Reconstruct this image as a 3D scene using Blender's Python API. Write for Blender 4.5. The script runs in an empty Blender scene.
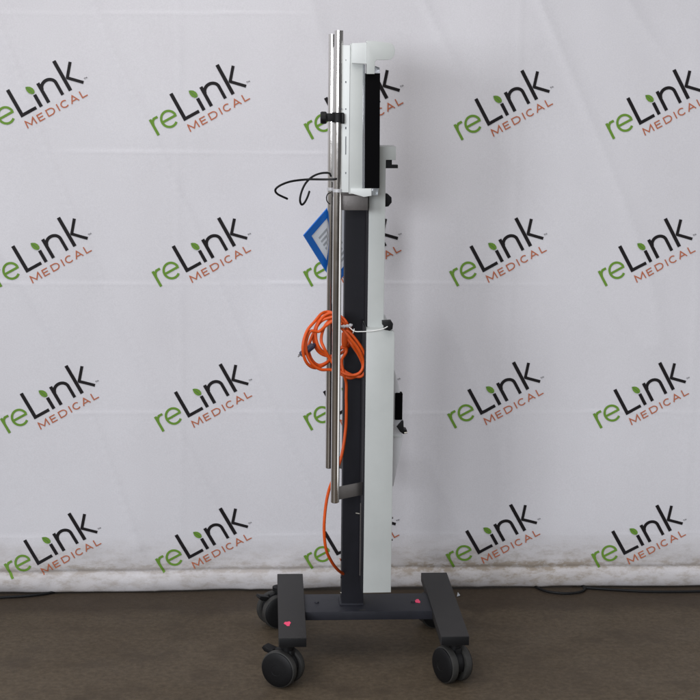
import bpy, bmesh, math, random
from mathutils import Vector, Matrix, noise
random.seed(7)
R = math.radians
S = bpy.context.scene
COL = S.collection

# ------------------------------------------------------------------ camera
F_PX, CAM_H = 1640.0, 1.65
PITCH, YAW, ROLL = R(9.5), R(3.5), R(-0.585)
fwd = Vector((math.sin(YAW)*math.cos(PITCH), math.cos(YAW)*math.cos(PITCH), -math.sin(PITCH)))
rt = fwd.cross(Vector((0, 0, 1))).normalized()
up = rt.cross(fwd)
rt2 = rt*math.cos(ROLL) - up*math.sin(ROLL)
up2 = rt2.cross(fwd)
cd = bpy.data.cameras.new('camera')
cam = bpy.data.objects.new('camera', cd)
COL.objects.link(cam)
m = Matrix.Identity(4)
for i in range(3):
    m[i][0], m[i][1], m[i][2] = rt2[i], up2[i], -fwd[i]
m.translation = Vector((0, 0, CAM_H))
cam.matrix_world = m
cd.sensor_width = 36.0
cd.lens = F_PX/700*36.0
cd.clip_end = 100
cd.clip_start = 0.05
S.camera = cam

def aty(px, py, Y):
    """a point of the photograph read off at the distance Y -> metres"""
    d = fwd*F_PX + rt2*(px-350) - up2*(py-350)
    return Vector((0, 0, CAM_H)) + d*(Y/d.y)
def atz(px, py, Z):
    d = fwd*F_PX + rt2*(px-350) - up2*(py-350)
    return Vector((0, 0, CAM_H)) + d*((Z-CAM_H)/d.z)

# ------------------------------------------------------------------ world and lamps
w = bpy.data.worlds.new('World'); S.world = w; w.use_nodes = True
nt = w.node_tree; nt.nodes.clear()
o_ = nt.nodes.new('ShaderNodeOutputWorld'); b_ = nt.nodes.new('ShaderNodeBackground')
tc = nt.nodes.new('ShaderNodeTexCoord'); sp = nt.nodes.new('ShaderNodeSeparateXYZ'); rp = nt.nodes.new('ShaderNodeValToRGB')
mr = nt.nodes.new('ShaderNodeMapRange'); mr.inputs[1].default_value = -1; mr.inputs[2].default_value = 1
nt.links.new(tc.outputs['Generated'], sp.inputs[0]); nt.links.new(sp.outputs[2], mr.inputs[0]); nt.links.new(mr.outputs[0], rp.inputs[0])
rp.color_ramp.elements[0].position = 0.45; rp.color_ramp.elements[0].color = (.10, .085, .07, 1)
rp.color_ramp.elements[1].position = 0.85; rp.color_ramp.elements[1].color = (.80, .82, .88, 1)
e = rp.color_ramp.elements.new(0.50); e.color = (.40, .40, .41, 1)
# the room is brighter on its left, and only above floor level
lr = nt.nodes.new('ShaderNodeValToRGB'); ml = nt.nodes.new('ShaderNodeMapRange'); ml.inputs[1].default_value = -1; ml.inputs[2].default_value = 1
nt.links.new(sp.outputs[0], ml.inputs[0]); nt.links.new(ml.outputs[0], lr.inputs[0])
for el, (po, co) in zip(lr.color_ramp.elements, ((.30, 2.9), (.56, .75))): el.position = po; el.color = (co, co, co, 1)
mu = nt.nodes.new('ShaderNodeMix'); mu.data_type = 'RGBA'; mu.blend_type = 'MULTIPLY'; mu.inputs[0].default_value = 1
nt.links.new(rp.outputs[0], mu.inputs[6]); nt.links.new(lr.outputs[0], mu.inputs[7])
nt.links.new(mu.outputs[2], b_.inputs[0]); nt.links.new(b_.outputs[0], o_.inputs[0])
b_.inputs[1].default_value = 0.50

def area(name, loc, target, sx, sy, watts, col):
    l = bpy.data.lights.new(name, 'AREA'); l.shape = 'RECTANGLE'; l.size = sx; l.size_y = sy; l.energy = watts; l.color = col
    o = bpy.data.objects.new(name, l); COL.objects.link(o); o.location = loc
    o.rotation_euler = (Vector(target)-Vector(loc)).to_track_quat('-Z', 'Y').to_euler()
    return o
area('ceiling_lamp', (-0.1, 3.4, 3.4), (0.2, 4.3, 0), 2.4, 1.3, 26, (1.0, .95, .90))
area('window_light', (-0.85, -0.6, 1.95), (0.2, 5.0, .80), 1.5, 1.0, 78, (.91, .945, 1.0))
area('left_window', (-2.35, 0.3, 1.95), (0.3, 5.0, .95), .9, 1.0, 76, (.93, .955, 1.0))
area('added_pole_highlight', (2.15, 3.75, 0.62), (0.2, 4.35, 0.75), 1.5, 1.15, 6.0, (.95, .97, 1.0))  # added low light out of view, mirrored as the bright strip on the poles
S.view_settings.view_transform = 'Standard'; S.view_settings.look = 'None'
S.view_settings.exposure = 0.07; S.view_settings.gamma = 1

# ------------------------------------------------------------------ materials
def mat(name, col, rough=.5, metal=0, bump=0, bscale=200, var=0, vscale=8, spec=.5, trans=0, coat=0):
    M = bpy.data.materials.new(name); M.use_nodes = True
    n = M.node_tree; p = n.nodes['Principled BSDF']
    p.inputs['Base Color'].default_value = (*col, 1); p.inputs['Roughness'].default_value = rough
    p.inputs['Metallic'].default_value = metal; p.inputs['Specular IOR Level'].default_value = spec
    p.inputs['Transmission Weight'].default_value = trans; p.inputs['Coat Weight'].default_value = coat
    t = n.nodes.new('ShaderNodeTexCoord')
    if var:
        z = n.nodes.new('ShaderNodeTexNoise'); z.inputs['Scale'].default_value = vscale; z.inputs['Detail'].default_value = 8
        z.inputs['Roughness'].default_value = .65
        n.links.new(t.outputs['Object'], z.inputs[0])
        c = n.nodes.new('ShaderNodeValToRGB')
        c.color_ramp.elements[0].position = .3; c.color_ramp.elements[1].position = .7
        c.color_ramp.elements[0].color = (*[x*(1-var) for x in col], 1)
        c.color_ramp.elements[1].color = (*[min(1, x*(1+var)) for x in col], 1)
        n.links.new(z.outputs[0], c.inputs[0]); n.links.new(c.outputs[0], p.inputs['Base Color'])
        r_ = n.nodes.new('ShaderNodeMapRange'); r_.inputs[3].default_value = max(0, rough-.08); r_.inputs[4].default_value = min(1, rough+.08)
        n.links.new(z.outputs[0], r_.inputs[0]); n.links.new(r_.outputs[0], p.inputs['Roughness'])
    if bump:
        z2 = n.nodes.new('ShaderNodeTexNoise'); z2.inputs['Scale'].default_value = bscale; z2.inputs['Detail'].default_value = 3
        n.links.new(t.outputs['Object'], z2.inputs[0])
        bm_ = n.nodes.new('ShaderNodeBump'); bm_.inputs['Strength'].default_value = bump; bm_.inputs['Distance'].default_value = .001
        n.links.new(z2.outputs[0], bm_.inputs['Height']); n.links.new(bm_.outputs[0], p.inputs['Normal'])
    return M
M = {}
M['powder'] = mat('white powder coat', (.445, .463, .448), .42, bump=.25, bscale=900, var=.075, vscale=3.5)
M['powder2'] = mat('pale powder coat', (.58, .60, .59), .4, bump=.2, bscale=900, var=.04, vscale=9)
M['plastic_grey'] = mat('light grey plastic', (.62, .62, .64), .45, bump=.2, bscale=500, var=.04)
M['mast'] = mat('dark navy grey paint', (.0105, .0105, .014), .55, spec=.2, bump=.3, bscale=700, var=.15, vscale=12)
M['leg'] = mat('charcoal textured paint', (.024, .0225, .022), .55, spec=.2, bump=.6, bscale=900, var=.18, vscale=15)
M['bar'] = mat('slate textured paint', (.018, .0185, .024), .5, spec=.22, bump=.5, bscale=900, var=.2, vscale=12)
M['black'] = mat('black plastic', (.0035, .0035, .004), .55, spec=.25, var=.1, bump=.1, bscale=400)
M['black_matte'] = mat('black felt', (.0015, .0014, .0018), .9, spec=.08)
M['tyre'] = mat('grey rubber', (.028, .027, .025), .6, spec=.3, bump=.4, bscale=500, var=.25, vscale=30)
M['chrome'] = mat('chrome', (.72, .70, .68), .10, 1, var=.04, vscale=14)
M['steel'] = mat('brushed steel', (.13, .12, .115), .45, .6, bump=.3, bscale=350, var=.12, vscale=25)
M['zinc'] = mat('zinc screw', (.45, .43, .38), .35, 1)
M['hole'] = mat('dark hole', (.05, .055, .07), .7)
M['orange'] = mat('orange cable jacket', (.60, .080, .008), .45, spec=.35, bump=.3, bscale=350, var=.10, vscale=30)
M['plug'] = mat('slate blue plug', (.022, .022, .05), .4)
M['blue'] = mat('blue plastic frame', (.002, .125, .50), .5, var=.06, spec=.3)
M['paper'] = mat('paper', (.74, .77, .82), .7, var=.02)
M['print'] = mat('grey print', (.38, .40, .43), .7)
M['clear'] = mat('clear acrylic', (.80, .84, .88), .12, trans=.85)
M['tie'] = mat('white nylon', (.66, .66, .64), .45)
M['tape'] = mat('milky tape', (.62, .62, .64), .3, trans=.35)
M['pink'] = mat('pink sticker', (.85, .06, .16), .6)
M['ink_black'] = mat('black ink', (.008, .006, .007), .6, bump=.1, spec=.2)
M['ink_green'] = mat('green ink', (.125, .245, .030), .6, bump=.1, spec=.2)
M['ink_leaf'] = mat('dark green ink', (.06, .15, .02), .55)
M['ink_orange'] = mat('rust ink', (.42, .125, .06), .6, bump=.1, spec=.2)

# ------------------------------------------------------------------ helpers
def link(name, bm, mats, parent=None, smooth=30, bevel=0):
    me = bpy.data.meshes.new(name); bm.normal_update(); bm.to_mesh(me); bm.free()
    for mm in (mats if isinstance(mats, (list, tuple)) else [mats]): me.materials.append(mm)
    if smooth:
        me.shade_smooth(); me.set_sharp_from_angle(angle=R(smooth))
    o = bpy.data.objects.new(name, me); COL.objects.link(o)
    if parent is not None: o.parent = parent
    return o
def tag(o, label, cat, group=None, kind=None):
    o['label'] = label; o['category'] = cat
    if group: o['group'] = group
    if kind: o['kind'] = kind
    return o
def thing(name, label, cat, loc=(0, 0, 0), group=None):
    o = bpy.data.objects.new(name, None); COL.objects.link(o); o.location = loc; o.empty_display_size = .05
    return tag(o, label, cat, group)
def box(bm, lo, hi, bev=0.0015, seg=2, mi=0, M4=None):
    lo, hi = Vector(lo), Vector(hi)
    r = bmesh.ops.create_cube(bm, size=1)
    vs = r['verts']
    for v in vs: v.co = Vector((lo[i]+(v.co[i]+.5)*(hi[i]-lo[i]) for i in range(3)))
    fs = list({f for v in vs for f in v.link_faces})
    if bev:
        es = list({e for v in vs for e in v.link_edges})
        rr = bmesh.ops.bevel(bm, geom=es, offset=bev, segments=seg, affect='EDGES', profile=.6)
        fs = [f for f in set(fs) | set(rr['faces']) if f.is_valid]
        vs = list({v for f in fs for v in f.verts})
    for f in fs: f.material_index = mi
    if M4: 
        for v in vs: v.co = M4 @ v.co
    return vs
def prism(bm, pts, y0, y1, bev=0, mi=0):
    """outline (x,z) pulled from y0 to y1"""
    a = [bm.verts.new((p[0], y0, p[1])) for p in pts]; b = [bm.verts.new((p[0], y1, p[1])) for p in pts]
    n = len(pts); fs = [bm.faces.new(a), bm.faces.new(b[::-1])]
    for i in range(n): fs.append(bm.faces.new((a[i], b[i], b[(i+1) % n], a[(i+1) % n])))
    bmesh.ops.recalc_face_normals(bm, faces=fs)
    for f in fs: f.material_index = mi
    if bev:
        es = list(fs[0].edges)+list(fs[1].edges)
        bmesh.ops.bevel(bm, geom=es, offset=bev, segments=2, affect='EDGES', profile=.6)
def prism_z(bm, pts, z0, z1, bev=0, mi=0):
    a = [bm.verts.new((p[0], p[1], z0)) for p in pts]; b = [bm.verts.new((p[0], p[1], z1)) for p in pts]
    n = len(pts); fs = [bm.faces.new(a), bm.faces.new(b[::-1])]
    for i in range(n): fs.append(bm.faces.new((a[i], b[i], b[(i+1) % n], a[(i+1) % n])))
    bmesh.ops.recalc_face_normals(bm, faces=fs)
    for f in fs: f.material_index = mi
    if bev:
        es = [e for e in {e for f in fs for e in f.edges}]
        bmesh.ops.bevel(bm, geom=es, offset=bev, segments=2, affect='EDGES', profile=.6)
def tube(bm, path, r, n=12, mi=0, cap=True):
    """round tube along a polyline (parallel transport)"""
    path = [Vector(p) for p in path]; rings = []
    t = (path[1]-path[0]).normalized()
    u = t.orthogonal().normalized()
    for i, p in enumerate(path):
        a = path[max(0, i-1)]; b = path[min(len(path)-1, i+1)]
        t2 = (b-a).normalized(); u = (u - t2*u.dot(t2)).normalized(); v = t2.cross(u)
        rr = r[i] if isinstance(r, (list, tuple)) else r
        rings.append([bm.verts.new(p + (u*math.cos(k*2*math.pi/n)+v*math.sin(k*2*math.pi/n))*rr) for k in range(n)])
    for i in range(len(rings)-1):
        for k in range(n):
            f = bm.faces.new((rings[i][k], rings[i][(k+1) % n], rings[i+1][(k+1) % n], rings[i+1][k])); f.material_index = mi
    if cap:
        bm.faces.new(rings[0][::-1]).material_index = mi; bm.faces.new(rings[-1]).material_index = mi
def spline(pts, k=8):
    """Catmull-Rom through the points"""
    P = [Vector(p) for p in pts]; P = [P[0]*2-P[1]] + P + [P[-1]*2-P[-2]]
    out = []
    for i in range(1, len(P)-2):
        for j in range(k):
            t = j/k; a, b, c, d = P[i-1], P[i], P[i+1], P[i+2]
            out.append(.5*((2*b)+(c-a)*t+(2*a-5*b+4*c-d)*t*t+(3*b-a-3*c+d)*t**3))
    out.append(P[-2]); return out
def lathe(bm, prof, M4, n=40, mi=0):
    """profile (radius, along axis) round local z, then M4"""
    rings = []
    for r, z in prof:
        rings.append([bm.verts.new(M4 @ Vector((r*math.cos(k*2*math.pi/n), r*math.sin(k*2*math.pi/n), z))) for k in range(n)] if r > 1e-6
                     else [bm.verts.new(M4 @ Vector((0, 0, z)))])
    for a, b in zip(rings, rings[1:]):
        for k in range(n):
            k2 = (k+1) % n
            if len(a) == 1: vs = (a[0], b[k2], b[k])
            elif len(b) == 1: vs = (a[k], a[k2], b[0])
            else: vs = (a[k], a[k2], b[k2], b[k])
            bm.faces.new(vs).material_index = mi
def NB(): return bmesh.new()
def axis_mat(loc, d):
    return Matrix.Translation(loc) @ Vector(d).to_track_quat('Z', 'Y').to_matrix().to_4x4()

# ------------------------------------------------------------------ floor
FM = bpy.data.materials.new('dirty brown concrete'); FM.use_nodes = True
n = FM.node_tree; p = n.nodes['Principled BSDF']
tcn = n.nodes.new('ShaderNodeTexCoord')
def noise_n(scale, detail=6, rough=.6, vec=None):
    z = n.nodes.new('ShaderNodeTexNoise'); z.inputs['Scale'].default_value = scale; z.inputs['Detail'].default_value = detail; z.inputs['Roughness'].default_value = rough
    n.links.new(vec if vec is not None else tcn.outputs['Object'], z.inputs[0]); return z
def ramp(inp, stops):
    c = n.nodes.new('ShaderNodeValToRGB'); cr = c.color_ramp
    while len(cr.elements) < len(stops): cr.elements.new(.5)
    for el, (po, co) in zip(cr.elements, stops): el.position = po; el.color = (*co, 1)
    n.links.new(inp, c.inputs[0]); return c
def mix(fac, a, b, mode='MIX'):
    x = n.nodes.new('ShaderNodeMix'); x.data_type = 'RGBA'; x.blend_type = mode
    if isinstance(fac, (int, float)): x.inputs[0].default_value = fac
    else: n.links.new(fac, x.inputs[0])
    for s_, v in ((x.inputs[6], a), (x.inputs[7], b)):
        if isinstance(v, tuple): s_.default_value = (*v, 1)
        else: n.links.new(v, s_)
    return x.outputs[2]
big = ramp(noise_n(1.6, 7, .6).outputs[0], [(.3, (.068, .051, .034)), (.7, (.090, .069, .047))])
fine = ramp(noise_n(60, 5, .7).outputs[0], [(.3, (.66, .66, .66)), (.72, (1.28, 1.28, 1.28))])
c1 = mix(1.0, big.outputs[0], fine.outputs[0], 'MULTIPLY')
sp1 = ramp(noise_n(7, 9, .72).outputs[0], [(.50, (0, 0, 0)), (.66, (1, 1, 1))])
c2 = mix(sp1.outputs[0], c1, (.056, .042, .029))
mp = n.nodes.new('ShaderNodeMapping'); mp.inputs['Scale'].default_value = (1, 6, 1); n.links.new(tcn.outputs['Object'], mp.inputs[0])
scr = ramp(noise_n(11, 8, .75, mp.outputs[0]).outputs[0], [(.62, (0, 0, 0)), (.74, (.35, .35, .35))])
c3 = mix(scr.outputs[0], c2, (.125, .095, .068))
# darker strip with a ragged edge along the foot of the cloth
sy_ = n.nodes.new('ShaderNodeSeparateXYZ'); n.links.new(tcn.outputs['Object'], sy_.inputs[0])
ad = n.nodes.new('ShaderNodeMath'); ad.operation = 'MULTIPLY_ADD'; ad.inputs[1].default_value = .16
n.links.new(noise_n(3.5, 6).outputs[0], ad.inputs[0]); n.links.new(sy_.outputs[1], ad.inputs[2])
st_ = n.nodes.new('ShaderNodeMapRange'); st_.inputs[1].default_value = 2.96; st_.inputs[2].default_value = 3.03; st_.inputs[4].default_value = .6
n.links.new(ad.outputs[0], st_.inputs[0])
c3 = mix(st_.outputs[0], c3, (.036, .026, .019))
sp_ = ramp(noise_n(2.3, 3, .5).outputs[0], [(.70, (0, 0, 0)), (.735, (.5, .5, .5))])
c3 = mix(sp_.outputs[0], c3, (.17, .12, .07))
p.inputs['Specular IOR Level'].default_value = .10
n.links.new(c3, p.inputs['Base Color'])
rr = n.nodes.new('ShaderNodeMapRange'); rr.inputs[3].default_value = .42; rr.inputs[4].default_value = .75
n.links.new(noise_n(5, 6).outputs[0], rr.inputs[0]); n.links.new(rr.outputs[0], p.inputs['Roughness'])
bmp = n.nodes.new('ShaderNodeBump'); bmp.inputs['Strength'].default_value = .35; bmp.inputs['Distance'].default_value = .002
n.links.new(noise_n(140, 4, .6).outputs[0], bmp.inputs['Height']); n.links.new(bmp.outputs[0], p.inputs['Normal'])
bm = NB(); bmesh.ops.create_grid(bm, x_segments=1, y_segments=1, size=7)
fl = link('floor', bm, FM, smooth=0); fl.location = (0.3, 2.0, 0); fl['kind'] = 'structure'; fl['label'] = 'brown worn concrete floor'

# ------------------------------------------------------------------ backdrop cloth
YW = 5.12
def ss(a, b, t):
    t = max(0, min(1, (t-a)/(b-a))); return t*t*(3-2*t)
def fold(z, z0, w_, a): 
    d = (z-z0)/w_
    return a*math.exp(-d*d)
def q0(x, z): return x*.9+z*.42
def surf(x, z):
    """y of the cloth: vertical sag waves, packing creases, wrinkles low down and a soft bulging hem"""
    y = 0
    y += .018*noise.noise(Vector((x*1.1+3, z*.45, 1.3))) + .010*noise.noise(Vector((x*2.6, z*.8, 7.1)))
    y += .0030*noise.noise(Vector((x*6, z*1.6, 2.2))) + .0045*noise.noise(Vector((x*2.2+z*.8, z*2.4-x*.6, 11.2)))
    rdg = 1-abs(noise.noise(Vector((q0(x, z)*3.1, (z-x*.5)*.55, 8.8))))*6
    y -= .0050*max(0, rdg)**2
    # drawn diagonals on the right of the sheet
    q = x*.93+z*.36
    y += .007*noise.noise(Vector((q*5.5, (z-x)*.7, 5.5)))*ss(.2, .9, x)
    for z0, a, x0, x1 in ((1.415, .0011, -2, .35), (1.005, .0011, -2, .9), (.59, .0008, -2, 3), (.185, .0005, -2, 3), (1.83, .0010, -2, .3)):
        zz = z0 + .010*noise.noise(Vector((x*1.3, z0*3, 0)))
        k = (1-ss(x1-.2, x1+.2, x))*(.55+1.5*noise.noise(Vector((x*1.9, z0*7, 3))))
        y += k*(fold(z, zz, .006, -a*.9) + (a*.9 if z > zz else -a*.4)*math.exp(-abs(z-zz)/.035))
    for x0, a in ((-.22, .0010), (.83, .0010), (-.83, .001), (1.42, .001)):
        xx = x0 + .012*noise.noise(Vector((z*2, x0*9, 4)))
        y += fold(x, xx, .010, -a) + (a*.6 if x > xx else 0)*math.exp(-abs(x-xx)/.06)
    low = 1-ss(.02, .26, z)
    y += low*(.005*noise.noise(Vector((x*5, z*12, 9))) + .0025*noise.noise(Vector((x*14, z*22, 3))))
    # hem sleeve
    if z < .062:
        t = z/.062; t = max(0, min(1, t))
        y -= .011*math.sin(math.pi*t)**.6
    y += .004*fold(z, .066, .006, 1)
    return YW + y
def hem_z(x): return .006 + .006*noise.noise(Vector((x*1.2, 5, 0))) + .003*noise.noise(Vector((x*6, 2, 0)))
bm = NB()
X0, X1, Z1 = -1.55, 2.0, 2.35
NX = 355
zs = [i*.004 for i in range(0, 60)] + [.24+.005*i for i in range(0, 424)]
rows = []
for z in zs:
    row = []
    for i in range(NX+1):
        x = X0+(X1-X0)*i/NX
        zz = z + hem_z(x)*(1-ss(0, .3, z))
        row.append(bm.verts.new((x, surf(x, z), zz)))
    rows.append(row)
for a, b in zip(rows, rows[1:]):
    for i in range(NX): bm.faces.new((a[i], a[i+1], b[i+1], b[i]))
# turned-under back of the hem
back = [bm.verts.new((v.co.x, YW+.03, v.co.z+.004)) for v in rows[0]]
for i in range(NX): bm.faces.new((rows[0][i+1], rows[0][i], back[i], back[i+1]))
BM = bpy.data.materials.new('white vinyl cloth with dirt at the foot'); BM.use_nodes = True
n = BM.node_tree; p = n.nodes['Principled BSDF']; tcn = n.nodes.new('ShaderNodeTexCoord')
sx = n.nodes.new('ShaderNodeSeparateXYZ'); n.links.new(tcn.outputs['Object'], sx.inputs[0])
base = ramp(noise_n(1.3, 5).outputs[0], [(.35, (.585, .572, .595)), (.65, (.62, .61, .635))])
fib = ramp(noise_n(260, 2, .5).outputs[0], [(.3, (.955, .955, .955)), (.7, (1.03, 1.03, 1.03))])
cb = mix(1.0, base.outputs[0], fib.outputs[0], 'MULTIPLY')
# dirt: kicked-up grime along the foot of the sheet, with smears
def mrange(inp, a, b, c, d):
    x = n.nodes.new('ShaderNodeMapRange'); x.inputs[1].default_value = a; x.inputs[2].default_value = b; x.inputs[3].default_value = c; x.inputs[4].default_value = d
    n.links.new(inp, x.inputs[0]); return x.outputs[0]
def mth(op, a, b):
    x = n.nodes.new('ShaderNodeMath'); x.operation = op; x.use_clamp = True
    for i, v in enumerate((a, b)):
        if isinstance(v, (int, float)): x.inputs[i].default_value = v
        else: n.links.new(v, x.inputs[i])
    return x.outputs[0]
mp = n.nodes.new('ShaderNodeMapping'); mp.inputs['Scale'].default_value = (1, 1, 2.4); n.links.new(tcn.outputs['Object'], mp.inputs[0])
n1 = noise_n(4.5, 9, .7, mp.outputs[0]).outputs[0]; n2 = noise_n(18, 8, .75, mp.outputs[0]).outputs[0]; n3 = noise_n(1.1, 3).outputs[0]
zone = mrange(sx.outputs[2], .19, .075, 0, 1)
g1 = mth('MULTIPLY', zone, mrange(n1, .34, .68, .32, .68))
g2 = mth('MULTIPLY', zone, mrange(n2, .48, .66, 0, .50))
band = mth('MULTIPLY', mrange(sx.outputs[2], .098, .080, 0, 1), mrange(sx.outputs[2], .060, .070, 0, 1))
g3 = mth('MULTIPLY', band, mrange(n2, .42, .60, .10, .70))
g = mth('ADD', mth('ADD', g1, g2), g3)
# the rolled sleeve below the seam stays cleaner
g = mth('MULTIPLY', g, mrange(sx.outputs[2], .040, .068, .95, 1))
g = mth('MULTIPLY', g, mrange(n3, .35, .6, .55, 1))
cc = mix(g, cb, (.30, .255, .21))
n.links.new(cc, p.inputs['Base Color']); p.inputs['Roughness'].default_value = .62; p.inputs['Specular IOR Level'].default_value = .35
bmp = n.nodes.new('ShaderNodeBump'); bmp.inputs['Strength'].default_value = .22; bmp.inputs['Distance'].default_value = .001
wv = n.nodes.new('ShaderNodeTexNoise'); wv.inputs['Scale'].default_value = 420; n.links.new(tcn.outputs['Object'], wv.inputs[0])
n.links.new(wv.outputs[0], bmp.inputs['Height'])
bm2 = n.nodes.new('ShaderNodeBump'); bm2.inputs['Strength'].default_value = .25; bm2.inputs['Distance'].default_value = .004
n.links.new(noise_n(9, 4, .55).outputs[0], bm2.inputs['Height']); n.links.new(bmp.outputs[0], bm2.inputs['Normal']); n.links.new(bm2.outputs[0], p.inputs['Normal'])
backdrop = link('backdrop', bm, BM, smooth=180)
tag(backdrop, 'white creased cloth backdrop printed with rows of slanted logos, grimy along its hem', 'backdrop')

# printed logo: strokes in logo units (unit = 1/5.385 px of the photo), turned 29 degrees
ca, sa = math.cos(R(29)), math.sin(R(29))
UNIT = None
def arc(cx, cy, rx, ry, a0, a1, n_=20): return [(cx+rx*math.cos(R(a0+(a1-a0)*i/n_)), cy+ry*math.sin(R(a0+(a1-a0)*i/n_))) for i in range(n_+1)]
ST = []   # (points, width, material index)
ST.append(([(8, 157), (8, 0)], 19, 0)); ST.append(([(-1.5, 8.5), (92, 8.5)], 17, 0))
ST.append(([(117, 70), (117, 0)], 18, 0))
ST.append(([(161, 113), (161, 0)], 18, 0))
ST.append(([(164, 72)] + arc(204, 70, 40, 35, 168, 0, 16) + [(244, 0)], 17, 0))
ST.append(([(290, 172), (290, 0)], 19, 0))
ST.append(([(361, 128), (309, 66), (309, 63), (369, 4)], 16, 0))
ST.append(([(-153, 92), (-153, 0)], 14, 1)); ST.append(([(-152, 58), (-146, 76), (-134, 86), (-112, 86)], 13, 1))
ST.append(([(-106, 48), (-27, 48), (-26, 54)] + arc(-65, 48, 40, 42, 12, 312, 30), 12.5, 1))
def L_(pts, w_=6.2): ST.append((pts, w_, 2))
L_([(2, -64), (5, -25), (28, -56), (51, -25), (54, -64)])
L_([(104, -28), (74, -28), (74, -61), (104, -61)]); L_([(74, -44), (101, -44)])
L_([(126, -61), (126, -28), (142, -28)] + arc(146, -44.5, 20, 16.5, 80, -80, 12) + [(142, -61), (123, -61)])
L_([(190, -25), (190, -64)])
L_(arc(229, -44.5, 19.5, 17, 45, 315, 18))
L_([(262, -64), (283, -26), (304, -64)]); L_([(271, -52), (295, -52)])
L_([(326, -25), (326, -61), (356, -61)])
for tm in ([(381, 22), (388, 22)], [(384.5, 22), (384.5, 14)], [(390, 14), (391, 22), (394, 16), (397, 22), (398, 14)]): ST.append((tm, 1.6, 0))
LEAF = [(259, 229), (270, 226), (286, 227), (301, 235), (311, 248), (313, 261), (306, 269), (294, 271), (279, 265), (268, 254), (262, 242)]
def crop2uv(cx, cy):
    dx, dy = cx-240, 388-cy; return (dx*ca+dy*sa, -dx*sa+dy*ca)
LEAF = [crop2uv(287+(a-287)*.86, 249+(b-249)*.86) for a, b in LEAF]
VEIN = [crop2uv(*q) for q in ((264, 232), (280, 243), (295, 256), (303, 266))]
U = 5.15/1640/5.385*1.012
def resample(pts, step=12):
    out = [Vector(pts[0])]
    for a, b in zip(pts, pts[1:]):
        a, b = Vector(a), Vector(b); k = max(1, int((b-a).length/step))
        for i in range(1, k+1): out.append(a.lerp(b, i/k))
    return out
def logo(x0, z0, sc=1.0, rot=0):
    bm = NB(); c, s = math.cos(R(29+rot)), math.sin(R(29+rot)); lift = [.0013]
    def place(u, v):
        x = x0+(u*c-v*s)*U*sc; z = z0+(u*s+v*c)*U*sc
        return bm.verts.new((x, surf(x, z)-lift[0], z + hem_z(x)*(1-ss(0, .3, z))))
    for pts, w_, mi in ST:
        lift[0] += .00006
        P = resample(pts, 5); P = [q for i, q in enumerate(P) if i == 0 or (q-P[i-1]).length > 1e-4]
        rib = []
        for i, q in enumerate(P):
            ds = []
            if i: ds.append((q-P[i-1]).normalized())
            if i < len(P)-1: ds.append((P[i+1]-q).normalized())
            t = sum(ds, Vector((0, 0))).normalized(); nn = Vector((-t.y, t.x))
            k = 1/max(.55, t.dot(ds[0]))
            rib.append((place(*(q+nn*w_/2*k)), place(*(q-nn*w_/2*k))))
        for a, b in zip(rib, rib[1:]):
            f = bm.faces.new((a[1], b[1], b[0], a[0])); f.material_index = mi
    lift[0] += .0001
    cen = (sum(q[0] for q in LEAF)/len(LEAF), sum(q[1] for q in LEAF)/len(LEAF))
    cv = place(*cen); ring = [place(*q) for q in LEAF]
    for i in range(len(ring)): bm.faces.new((cv, ring[(i+1) % len(ring)], ring[i])).material_index = 1
    lift[0] += .0003
    rib = []
    for i, q in enumerate(VEIN):
        rib.append((place(q[0]+1.3, q[1]+1.3), place(q[0]-1.3, q[1]-1.3)))
    for a, b in zip(rib, rib[1:]): bm.faces.new((a[1], b[1], b[0], a[0])).material_index = 3
    for f in bm.faces:
        f.normal_update()
        if f.normal.y > 0: f.normal_flip()
    o = link('printed_logo', bm, [M['ink_black'], M['ink_green'], M['ink_orange'], M['ink_leaf']], backdrop, smooth=180)
    return o
PIX = [[(22, 117.5), (184.5, 121), (338.5, 125), (488.5, 126), (640, 125)],
       [(27, 272.5), (186.5, 272.5), (337.5, 272.5), (483.5, 272.5), (632, 272.5)],
       [(35, 419), (188.5, 417.5), (337, 416.5), (481, 415), (626.5, 415)],
       [(38.5, 565), (189, 560), (337, 557.5), (478.5, 556), (624, 556)]]
for r_, row in enumerate(PIX):
    pr = [aty(a, b, YW) for a, b in row]
    for q in pr: logo(q.x, q.z)
    logo(pr[0].x-.49, pr[0].z); logo(pr[-1].x+.475, pr[-1].z)

# ------------------------------------------------------------------ the rolling stand
st = thing('rolling_stand', 'tall dark medical stand on casters with chrome poles and pale equipment panels', 'medical stand', (.335, 4.545, 0))
INV = Matrix.Translation(-st.location)
def part(name, bm, mats, parent=None, smooth=30):
    """world-space mesh -> child of the stand (or of one of its parts)"""
    if parent is None: bmesh.ops.transform(bm, matrix=INV, verts=bm.verts); return link(name, bm, mats, st, smooth)
    bmesh.ops.transform(bm, matrix=INV, verts=bm.verts); return link(name, bm, mats, parent, smooth)

ZL = .150     # top of the legs
YF, YB = 4.243, 4.822
TH = .027
def leg(x0f, x1f, x0b, x1b):
    bm = NB()
    prism_z(bm, [(x0f, YF), (x1f, YF), (x1b, YB), (x0b, YB)], ZL-TH, ZL, .0022)
    return part('leg', bm, M['leg'])
lf = [atz(278.6, 638.3, ZL).x, atz(306.6, 638, ZL).x, atz(277.3, 574, ZL).x, atz(302.8, 574, ZL).x]
rf = [atz(441, 636.4, ZL).x, atz(469.2, 635.5, ZL).x, atz(421, 572.5, ZL).x, atz(446.9, 572.5, ZL).x]
legL = leg(*lf); legR = leg(*rf)
for lg, (a, b) in ((legL, (lf[0], lf[1])), (legR, (rf[0], rf[1]))):      # plastic plugs in the open tube ends
    bm = NB(); box(bm, (a+.002, YF-.0025, ZL-TH+.002), (b-.002, YF+.004, ZL-.002), .0012)
    part('end_cap', bm, M['black'], lg)
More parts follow.
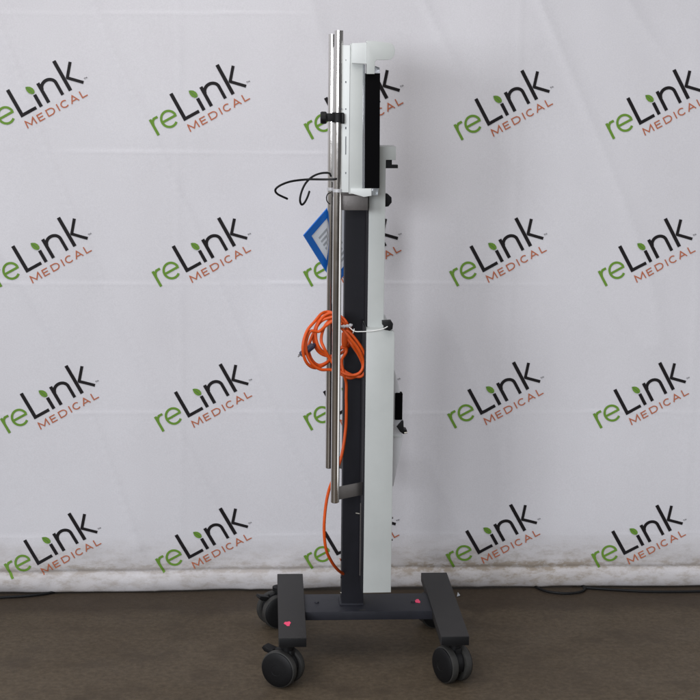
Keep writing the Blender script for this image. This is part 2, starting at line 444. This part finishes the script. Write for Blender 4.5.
bm = NB(); box(bm, (lf[1]-.004, 4.478, .118), (rf[0]+.004, 4.640, .1435), .0018)
bar = part('crossbar', bm, M['bar'])
for xx in (.19, .47):
    bm = NB(); lathe(bm, [(0, .0035), (.005, .0035), (.0065, .0015), (.0065, -.002)], Matrix.Translation((xx, 4.56, .1435)), 16)
    part('bolt', bm, M['bar'], bar)
# stickers: irregular dabs
def dab(p, a, b, par, rot):
    bm = NB(); pts = []
    for k in range(9):
        t = k*2*math.pi/9; rr_ = 1+.25*math.sin(3*t+rot)
        pts.append((p.x+math.cos(t+rot)*a*rr_, p.y+math.sin(t+rot)*b*rr_))
    prism_z(bm, pts, p.z-.0005, p.z+.0012)
    o = part('pink_sticker', bm, M['pink'], par, 0)
dab(atz(287.6, 623.8, ZL), .009, .018, legL, .3)
dab(atz(417.5, 601.3, .1435), .008, .016, bar, 1.1)
bm = NB(); q = atz(362.5, 610, .1435); box(bm, q+Vector((-.009, -.004, 0)), q+Vector((.009, .004, .0006)), 0); part('scuff', bm, M['tyre'], bar, 0)

def caster(cx, cy, ang, brake=True, top=ZL-TH):
    """twin-wheel swivel caster; ang turns the axle: 0 = axle along the line of sight"""
    axd = Vector((math.sin(ang), -math.cos(ang), 0))           # axle, pointing at the viewer's side
    tr = Vector((math.cos(ang), math.sin(ang), 0))             # rolling direction
    r = .052; c = Vector((cx, cy, r+.0005))
    bm = NB()
    # hood between the wheels + stem
    n_ = 18; pts = [(math.cos(R(-25+230*i/n_))*.043, math.sin(R(-25+230*i/n_))*.043+.004) for i in range(n_+1)]
    F4 = Matrix((( tr.x, axd.x, 0, c.x), (tr.y, axd.y, 0, c.y), (0, 0, 1, c.z), (0, 0, 0, 1)))
    prism(bm, pts, -.0105, .0105, .0015)
    box(bm, (-.022, -.0095, .020), (.030, .0095, .0505), .003)
    bmesh.ops.transform(bm, matrix=F4, verts=bm.verts)
    sx_, sy_ = c.x+tr.x*.012, c.y+tr.y*.012
    tube(bm, [(sx_, sy_, .095), (sx_, sy_, .112)], .015, 20)
    tube(bm, [(sx_, sy_, .1115), (sx_, sy_, top)], .0215, 24)
    bmesh.ops.recalc_face_normals(bm, faces=bm.faces)
    body = part('caster', bm, M['black'])
    for s in (-1, 1):
        bm = NB(); A = axis_mat(c+axd*s*.0225, axd*s)
        # tyre
        lathe(bm, [(.030, -.0105), (.046, -.0105), (.0505, -.009), (r, -.005), (r, .004), (.0505, .0085), (.047, .0105), (.044, .0112), (.043, .009)], A, 48, 0)
        # cover disc with raised hub
        lathe(bm, [(.0478, .0098), (.0474, .0125), (.044, .0146), (.030, .0165), (.015, .0178), (.0145, .0174), (.008, .0180), (0, .0181)], A, 48, 1)
        lathe(bm, [(0, -.0105), (.032, -.0105)], A, 32, 1)
        bmesh.ops.recalc_face_normals(bm, faces=bm.faces)
        part('wheel', bm, [M['tyre'], M['black']], body)
    if brake:
        bm = NB(); prism(bm, [(-.030, .034), (-.052, .038), (-.060, .047), (-.056, .053), (-.044, .050), (-.026, .046)], -.015, .015, .002)
        bmesh.ops.transform(bm, matrix=F4, verts=bm.verts)
        part('brake_pedal', bm, M['black'], body)
    return body
caster(.088, 4.290, R(-31)); caster(.555, 4.300, R(-62), False)
caster(.075, 4.775, R(22)); caster(.553, 4.765, R(15), False)

# mast
MX0, MX1, MY0, MY1 = aty(341.6, 600, 4.535).x, aty(362.3, 600, 4.535).x, 4.535, 4.60
bm = NB(); box(bm, (MX0, MY0, .1435), (MX1+.003, MY1, 1.30), .003, 3)
mast = part('mast', bm, M['mast'])
bm = NB(); box(bm, (MX0-.006, MY0-.006, .1437), (MX1+.004, MY1+.006, .150), .002); part('foot_plate', bm, M['bar'], mast)
for (px_, py_, mm) in ((339.6, 593, 'ink_green'), (340, 577.5, 'black'), (340.3, 560, 'black')):
    q = aty(px_, py_, 4.55); bm = NB(); lathe(bm, [(0, .003), (.0022, .003), (.003, .002), (.003, -.003)], axis_mat((MX0, 4.552, q.z), (-1, 0, 0)), 12)
    part('screw', bm, M['zinc'] if mm != 'black' else M['black'], mast)
q = aty(358, 515, 4.5); bm = NB(); tube(bm, [(q.x-.004, 4.52, q.z), (q.x+.018, 4.50, q.z+.001)], .0022, 10); part('screw', bm, M['zinc'], mast)

# lower housing: long white box, dark inside plate on its left
LY = 4.38
bx0, bx1 = aty(363.2, 594, LY).x, aty(391.0, 592, LY).x
bz0 = aty(376, 593, LY).z; bz1 = aty(380, 329.5, LY).z
bm = NB()
W_ = bx1-bx0; rad = .022
pts = [(bx0, bz0), (bx1, bz0+.001), (bx1, bz1-rad)] + [(bx1-rad+rad*math.cos(R(a)), bz1-rad*.55+rad*.55*math.sin(R(a))) for a in range(15, 91, 15)] + [(bx0, bz1)]
prism(bm, pts, LY, LY+.33, .0025)
low = part('lower_housing', bm, M['powder'])
bm = NB(); box(bm, (bx0-.004, LY+.004, bz0+.0005), (bx0-.0002, LY+.334, bz1+.005), .001); part('back_plate', bm, M['mast'], low)
bm = NB(); tube(bm, [(bx0-.008, LY+.02, bz0+.045), (bx0-.008, LY+.02, aty(361, 505, LY).z)], .0018, 8); part('edge_rod', bm, M['steel'], low)
for px_, py_ in ((391.4, 519), (391.3, 541)):
    q = aty(px_, py_, LY); bm = NB(); lathe(bm, [(0, .0045), (.002, .0045), (.0026, .0035), (.0026, -.002)], axis_mat((bx1-.0005, LY+.012, q.z), (1, 0, 0)), 12)
    part('screw', bm, M['steel'], low)
# bowed side cover with black grip and latch
HY = 4.47
bm = NB()
prof = [(392, 365), (395, 371), (399, 386), (401.5, 402), (402.5, 420), (402.6, 437), (400.8, 450), (397.6, 466), (393.6, 486), (390, 490)]
pp = [aty(a, b, HY) for a, b in prof]
prism(bm, [(q.x, q.z) for q in pp][::-1], HY, HY+.17, .004)
cov = part('side_cover', bm, M['plastic_grey'], low)
a, b = aty(395.2, 393, HY-.004), aty(401.6, 420, HY-.004); bm = NB(); box(bm, (a.x, HY-.006, b.z), (b.x+.002, HY+.02, a.z), .003); part('grip', bm, M['black_matte'], low)
pts = [aty(*q, HY-.004) for q in ((396.6, 426.5), (401.8, 420.5), (403.4, 421), (403.6, 429), (406.8, 430), (407.2, 432), (403.5, 434), (400, 431.5))]
bm = NB(); prism(bm, [(q.x, q.z) for q in pts][::-1], HY-.008, HY+.03, .0008); part('latch', bm, M['black'], low)
q = aty(405.5, 432.5, HY-.004); bm = NB(); tube(bm, [(q.x-.004, HY-.01, q.z), (q.x+.004, HY-.01, q.z+.001)], .0024, 10); part('latch_pin', bm, M['zinc'], low)
a, b = aty(393.5, 435.3, HY), aty(401.5, 436.6, HY); bm = NB(); box(bm, (a.x, HY-.003, b.z), (b.x, HY+.17, a.z), .0004); part('cover_seam', bm, M['powder2'], low)

# upper panel behind the head with hooked top
UY = 4.42
ux0, ux1 = aty(368.2, 260, UY).x, aty(384.6, 260, UY).x
uz1 = aty(380, 146.5, UY).z; hx = aty(396, 150, UY).x; hz = aty(390, 160, UY).z
bm = NB(); prism(bm, [(ux0, bz1-.004), (ux1, bz1-.004), (ux1, hz), (hx, hz), (hx, uz1), (ux0, uz1)], UY, UY+.09, .0018)
upp = part('upper_panel', bm, M['powder'])
bm = NB(); box(bm, (ux0-.0035, UY+.003, bz1+.001), (ux0-.0002, UY+.088, uz1-.06), .0008); part('back_plate', bm, M['mast'], upp)
def pxprism(name, pts, Y, d, m_, par, bev=.001):
    bm = NB(); qq = [aty(*q, Y) for q in pts]; prism(bm, [(q.x, q.z) for q in qq][::-1], Y, Y+d, bev); return part(name, bm, m_, par)
pxprism('hook_catch', [(386, 160), (392, 160), (392, 165), (398, 165), (398, 168.3), (386, 168.3)], 4.44, .03, M['black'], upp)
pxprism('knob', [(384.5, 193.5), (388, 194), (391.6, 197.5), (391.8, 202.5), (388.5, 206.5), (384.5, 207)], 4.46, .03, M['black'], upp, .002)
clip = pxprism('cable_clip', [(382.6, 321.5), (391.4, 321), (393.2, 324), (392.6, 329), (389.5, 331), (384, 329.5), (384.2, 326), (382.6, 325)], LY-.012, .03, M['black'], low, .0015)

# head: panel housing
HN = 4.335
hz0, hz1 = aty(355, 194, HN).z, aty(350, 44, HN).z
xa, xb, xc = aty(342.2, 120, HN).x, aty(349.6, 120, HN).x, aty(363.2, 120, HN).x
bm = NB()
prism_z(bm, [(xb, HN), (xc, HN), (xc, HN+.40), (xb, HN+.40)], hz0, hz1, .0015)
head = part('head_housing', bm, M['powder'])
bm = NB(); prism_z(bm, [(xb-.0005, HN-.001), (xb-.0005, HN+.401), (xa, HN+.396), (xa, HN+.0045)], hz0+.004, hz1-.003, .001)
bpz = part('mounting_plate', bm, M['powder2'], head)
for py_, w_, h_ in ((82, .0013, .0022), (109, .0015, .0015), (128, .0014, .003), (141, .0011, .012), (150, .0011, .012), (173, .0013, .0025), (60, .001, .001)):
    q = aty(345.8, py_, HN+.0015); bm = NB(); box(bm, (q.x-w_, HN+.0008, q.z-h_), (q.x+w_, HN+.005, q.z+h_), .0003); part('slot', bm, M['hole'], head)
pxprism('top_block', [(351.9, 43.2), (366.6, 42.6), (366.6, 64), (351.9, 63)], HN-.010, .06, M['powder2'], head, .001)
# arm with round end
arm = [(366.7, 40.4), (374, 41), (388, 42.6)] + [(389+6.0*math.sin(R(t)), 51.2-8.6*math.cos(R(t))) for t in range(15, 180, 15)] + [(388, 59.9), (376.6, 60), (375, 62), (374.6, 74), (366.7, 74)]
pxprism('hook_arm', arm, HN-.016, .028, M['powder'], head, .0012)
arm2 = [(a, b) for a, b in arm]
pxprism('clear_peg', [(372.4, 65), (379.6, 67.5), (379.6, 74.5), (372.4, 74.5)], HN-.002, .012, M['clear'], head, .001)
pxprism('black_panel', [(365.3, 73.4), (380.2, 73.2), (379.6, 188.2), (364.8, 188)], HN-.008, .39, M['black_matte'], head, .0018)
pxprism('clear_cover', [(362.9, 64.5), (365.2, 64.5), (364.6, 190), (362.4, 190)], HN-.006, .38, M['clear'], head, .0005)
pxprism('bottom_block', [(350.6, 188.6), (371.5, 188.4), (371.5, 195.8), (364, 197), (350.6, 193.2)], HN-.009, .36, M['powder2'], head, .001)
pxprism('clear_peg', [(371.8, 188.4), (378.6, 188.4), (378, 195.6), (371.8, 195.6)], HN-.004, .014, M['clear'], head, .001)

# chrome poles
NPY, FPY = 4.345, 4.745
PR = .0118
tz, bz = aty(339, 30.5, NPY).z, aty(335, 502, NPY).z
pxn = (aty(339, 30, NPY).x+aty(334.9, 502, NPY).x)/2
pxf = pxn+.003
tops = {}
for (x_, y_) in ((pxn, NPY), (pxf, FPY)):
    bm = NB(); A = Matrix.Translation((x_, y_, 0))
    lathe(bm, [(PR*.82, bz), (PR, bz), (PR, tz), (PR*.82, tz), (PR*.82, tz-.05), (0, tz-.05)], A, 40)
    lathe(bm, [(PR*.82, bz), (PR*.82, bz+.03), (0, bz+.03)], A, 40)
    bmesh.ops.recalc_face_normals(bm, faces=bm.faces)
    pole = part('pole', bm, M['chrome'])
    zc = aty(339, 190.5, y_).z if y_ == NPY else aty(332, 189, y_).z
    bm = NB(); lathe(bm, [(PR, zc-.0045), (PR+.0009, zc-.004), (PR+.0009, zc+.004), (PR, zc+.0045)], A, 32); part('joint_ring', bm, M['tape'], pole)
    # end plug
    bm = NB(); lathe(bm, [(0, bz-.002), (PR*.7, bz-.002), (PR*.98, bz), (PR*.98, bz+.0005)], A, 32)
    bmesh.ops.recalc_face_normals(bm, faces=bm.faces); part('end_plug', bm, M['black'], pole)
# steel brackets pole -> mast (both sides of the stand)
z0, z1 = aty(355, 210, 4.36).z, aty(355, 195.5, 4.36).z
for y0, s in ((4.352, 1), (4.738, -1)):
    bm = NB()
    x0_, x1_ = aty(342, 202, 4.352).x, aty(368, 202, 4.352).x
    box(bm, (x0_, min(y0, y0+s*.003), z0), (x1_, max(y0, y0+s*.003), z1), .0005)
    box(bm, (x1_-.003, min(y0+s*.0035, y0+s*.175), z0+.001), (x1_-.0002, max(y0+s*.0035, y0+s*.175), z1-.001), .0005)
    part('upper_bracket', bm, M['steel'])
    # sloped strap
    zt, zb = aty(340, 487, NPY).z, aty(340, 500, NPY).z
    a = (pxn+PR*.6, NPY if s == 1 else FPY); b = (aty(366, 485, 4.37).x if s == 1 else pxf+.05, NPY+.060 if s == 1 else FPY-.06)
    c = (b[0]+.002, MY0 if s == 1 else MY1)
    bm = NB(); t = .003
    prism_z(bm, [(a[0], a[1]), (b[0], b[1]), (b[0]+.001, b[1]+s*t), (a[0], a[1]+s*t)], zb, zt, .0004)
    part('lower_strap', bm, M['steel'])
# clamp on the poles
CY = NPY-PR
clz = aty(333, 117.5, CY).z
cx0, cx1 = aty(326, 117, CY).x, aty(338.4, 117, CY).x
bm = NB()
lathe(bm, [(PR+.0003, -.013), (PR+.0045, -.0125), (PR+.0045, .0125), (PR+.0003, .013)], Matrix.Translation((pxn, NPY, clz)), 32)
box(bm, (cx0-.004, NPY-.012, clz-.0105), (pxn-PR+.001, NPY+.012, clz+.0105), .0025)
box(bm, (pxn+PR*.7, NPY-.019, clz-.016), (aty(344.4, 117, CY).x, NPY+.002, clz+.011), .002)
bmesh.ops.recalc_face_normals(bm, faces=bm.faces)
cl = part('pole_clamp', bm, M['black'])
bm = NB(); kx = aty(320.6, 117, CY).x
lathe(bm, [(0, 0), (.0145, 0), (.0165, .003), (.0165, .013), (.0145, .016), (.008, .017), (.008, .024)], axis_mat((kx, NPY-.004, clz-.001), (1, 0, 0)), 14)
bmesh.ops.recalc_face_normals(bm, faces=bm.faces); part('clamp_knob', bm, M['black'], cl)
bm = NB(); q = aty(341, 109, CY); lathe(bm, [(0, .002), (.0022, .002), (.0022, -.003)], axis_mat((q.x, HN-.001, q.z), (0, -1, 0)), 12); part('screw', bm, M['hole'], head)

# ------------------------------------------------------------------ loose things hung on the stand
# black wire
def wire(name, paths, r, m_, label, cat, n_=10, k=8):
    bm = NB()
    base_ = Vector(paths[0][0])
    for pth in paths: tube(bm, [Vector(q)-base_ for q in spline(pth, k)], r, n_)
    o = link(name, bm, m_, None, 60); o.location = base_; return tag(o, label, cat)
def P3(l): return [aty(*q) for q in l]
wire('cable', [P3([(335.2, 179, 4.322), (333, 179.3, 4.33), (322, 179.4, 4.42), (308, 179.4, 4.46), (292, 181.2, 4.44), (281, 185, 4.42), (275.5, 189.5, 4.42), (277.5, 194, 4.44), (287.3, 198.8, 4.48)])],
     .0030, M['black'], 'black wire end curling out furthest left beside the chrome poles', 'cable')
wire('cable', [P3([(331, 176, 4.66), (328.6, 173, 4.64), (320, 173.5, 4.6), (312, 177, 4.56), (305.5, 183.5, 4.53), (301.5, 192, 4.52), (300, 200, 4.52), (301.6, 204.6, 4.53), (304.6, 202.5, 4.54), (307.5, 197, 4.56), (309.4, 191.5, 4.58)])],
     .0030, M['black'], 'black wire hanging in a narrow hook shape, nearer the chrome poles', 'cable')
wire('cable', [P3([(331, 192.5, 4.70), (328, 193.8, 4.70), (326.6, 197, 4.71), (327, 201, 4.72), (329.5, 204, 4.73)])], .0016, M['black'],
     'tiny dark wire loop just under the joint of the rear pole', 'cable')
# blue framed placard, hung askew behind the poles
LFT, BOT, TOP = aty(303, 235.2, 4.68), aty(334.5, 285.5, 4.79), aty(342, 190.5, 4.80)
pl = thing('placard', 'blue framed document holder with white sheet hanging askew behind the chrome poles', 'document holder', LFT)
ea, eb = (BOT-LFT), (TOP-LFT); nrm = ea.cross(eb).normalized()
if nrm.y > 0: nrm = -nrm
def quad(bm, u0, u1, v0, v1, d0, d1, mi=0):
    vs = []
    for d in (d0, d1):
        for (u, v) in ((u0, v0), (u1, v0), (u1, v1), (u0, v1)): vs.append(bm.verts.new(ea*u+eb*v+nrm*d))
    for f in ((0, 1, 2, 3), (7, 6, 5, 4), (0, 4, 5, 1), (1, 5, 6, 2), (2, 6, 7, 3), (3, 7, 4, 0)):
        bm.faces.new([vs[i] for i in f]).material_index = mi
    bmesh.ops.recalc_face_normals(bm, faces=bm.faces)
bm = NB(); fu, fv = .105, .105
quad(bm, 0, 1, 0, fv, 0, .004); quad(bm, 0, 1, 1-fv, 1, 0, .004); quad(bm, 0, fu, fv, 1-fv, 0, .004); quad(bm, 1-fu, 1, fv, 1-fv, 0, .004)
link('frame', bm, M['blue'], pl, 0)
bm = NB(); quad(bm, fu, 1-fu, fv, 1-fv, .0005, .002); sh = link('sheet', bm, M['paper'], pl, 0)
for i in range(9):
    v = .22+.07*i; e_ = random.uniform(.45, .8)
    bm = NB(); quad(bm, v, v+.035, .2, .2+.55*e_, .002, .0024); link('printed_line', bm, M['print'], sh, 0)

# orange extension cord
def C3(l): return [aty(290+a/5.833, 280+b/5.833, y) for a, b, y in l]
loop = C3([(300, 262, 4.40), (262, 205, 4.42), (225, 186, 4.45), (185, 196, 4.44), (148, 238, 4.42), (104, 290, 4.40), (80, 355, 4.39), (76, 420, 4.39), (97, 482, 4.40), (140, 512, 4.42), (190, 500, 4.44), (240, 462, 4.46),
           (300, 395, 4.47), (345, 330, 4.44), (330, 250, 4.43), (280, 205, 4.45), (230, 205, 4.44), (180, 225, 4.45), (146, 285, 4.44), (138, 350, 4.44), (160, 410, 4.45), (205, 440, 4.46),
           (270, 440, 4.48), (330, 400, 4.48), (365, 345, 4.46), (350, 280, 4.43), (300, 245, 4.42), (240, 235, 4.43), (200, 275, 4.42), (182, 345, 4.42), (200, 400, 4.41), (240, 470, 4.42), (290, 530, 4.42), (350, 556, 4.41), (408, 540, 4.40),
           (430, 480, 4.40), (400, 405, 4.39), (350, 340, 4.38), (310, 290, 4.385), (262, 240, 4.40), (215, 262, 4.40), (170, 300, 4.41), (118, 300, 4.405), (94, 365, 4.405), (98, 430, 4.405), (130, 490, 4.41), (180, 522, 4.42), (240, 524, 4.43), (290, 545, 4.43),
           (350, 572, 4.42), (405, 548, 4.425), (425, 500, 4.42), (402, 440, 4.41), (362, 380, 4.40), (330, 330, 4.41), (280, 225, 4.42), (225, 222, 4.425), (172, 250, 4.43), (128, 330, 4.43), (108, 400, 4.43), (125, 462, 4.43), (165, 496, 4.435), (215, 480, 4.44), (250, 440, 4.45), (290, 400, 4.46), (340, 385, 4.45), (352, 330, 4.43), (318, 262, 4.42), (262, 196, 4.43), (205, 206, 4.43), (160, 262, 4.42), (150, 330, 4.42), (168, 392, 4.42), (215, 440, 4.43), (280, 500, 4.43),
           (345, 548, 4.42), (415, 562, 4.41), (447, 505, 4.405), (432, 425, 4.40), (385, 350, 4.395), (335, 300, 4.40), (310, 330, 4.42), (330, 410, 4.44), (302, 470, 4.43), (312, 540, 4.42), (328, 600, 4.43), (328, 680, 4.43)])
tail = P3([(346.4, 410, 4.43), (345.6, 430, 4.43), (341.8, 455, 4.42), (336, 472, 4.41), (329.3, 489, 4.42), (325.8, 506, 4.42), (324.1, 528, 4.42), (325.8, 548, 4.43), (331.2, 561, 4.46), (338, 570, 4.50), (346, 576, 4.56), (352, 584, 4.62)])
xo = thing('extension_cord', 'coiled orange extension cord tied to the stand, its tail looping down', 'extension cord', loop[0])
bm = NB(); tube(bm, [Vector(q)-xo.location for q in spline(loop+tail, 7)], .0043, 12); link('cord', bm, M['orange'], xo, 60)
bm = NB(); a, b = C3([(146, 374, 4.425), (66, 434, 4.41)]); d = (b-a)
tube(bm, [a-xo.location, a+d*.12-xo.location, a+d*.15-xo.location, a+d*.55-xo.location, a+d*.6-xo.location, b-xo.location, b+d*.04-xo.location], [.0045, .006, .0085, .0095, .0085, .0085, .007], 16)
plg = link('plug', bm, M['plug'], xo, 40)
bm = NB(); tube(bm, [b-xo.location, b+d*.25-xo.location], .0014, 8); tube(bm, [b+Vector((0, .005, .003))-xo.location, b+d*.22+Vector((0, .005, .003))-xo.location], .0012, 8); link('prong', bm, M['steel'], plg, 40)
bm = NB(); a, b = C3([(322, 300, 4.41), (318, 392, 4.41)])
tube(bm, [a-xo.location, a.lerp(b, .1)-xo.location, a.lerp(b, .6)-xo.location, a.lerp(b, .9)-xo.location, b-xo.location], [.005, .0095, .0095, .008, .005], 16); link('socket', bm, M['orange'], xo, 40)
bm = NB()
pth = C3([(262, 268, 4.395), (300, 272, 4.383), (335, 268, 4.378), (362, 262, 4.385)])
tube(bm, [q-xo.location for q in spline(pth, 6)], [.0042+.0012*math.sin(i*1.7) for i in range(19)], 10); link('clear_wrap', bm, M['tape'], xo, 60)
# cable tie between coil and clip
tie = wire('cable_tie', [P3([(349, 327, 4.378), (354.5, 331.2, 4.372), (362, 331.6, 4.366), (372, 331, 4.364), (380, 329.6, 4.360), (385, 328, 4.355), (387.6, 326.5, 4.352)]),
                         P3([(353, 333, 4.378), (353.8, 331, 4.37), (354.2, 329, 4.378)])], .0014, M['tie'], 'thin white cable tie pulled from the orange coil to the black clip', 'cable tie')

# ------------------------------------------------------------------ on the floor
def F3(l, z): return [atz(a, b, z) for a, b in l]
wire('cable', [F3([(532, 583.5), (538, 588), (549, 591.8), (566, 593.4), (580, 592), (585, 588.6), (582, 585.6), (572, 583.5)], .006), F3([(583, 587.5), (600, 588.8), (625, 590.4), (650, 591.6), (680, 591.6), (715, 591), (790, 590)], .006)],
     .0042, M['black'], 'black cable on the floor looping out from under the backdrop hem at right', 'cable')
wire('cable', [F3([(-60, 600), (-20, 598.4), (8, 597), (30, 595.6), (48, 593.2), (62, 590)], .006)], .0042, M['black'], 'black cable on the floor running under the backdrop hem at left', 'cable')
bm = NB(); pts = [atz(*q, .004) for q in ((457, 595.8), (460.2, 595), (457.8, 592.8))]; c = pts[0].copy()
prism_z(bm, [(q.x-c.x, q.y-c.y) for q in pts], 0, .0015)
sc = link('paper_scrap', bm, M['print'], None, 0); sc.location = (c.x, c.y, .001); sc.rotation_euler.x = R(8)
tag(sc, 'tiny pale triangular scrap on the floor right of the right leg', 'scrap')
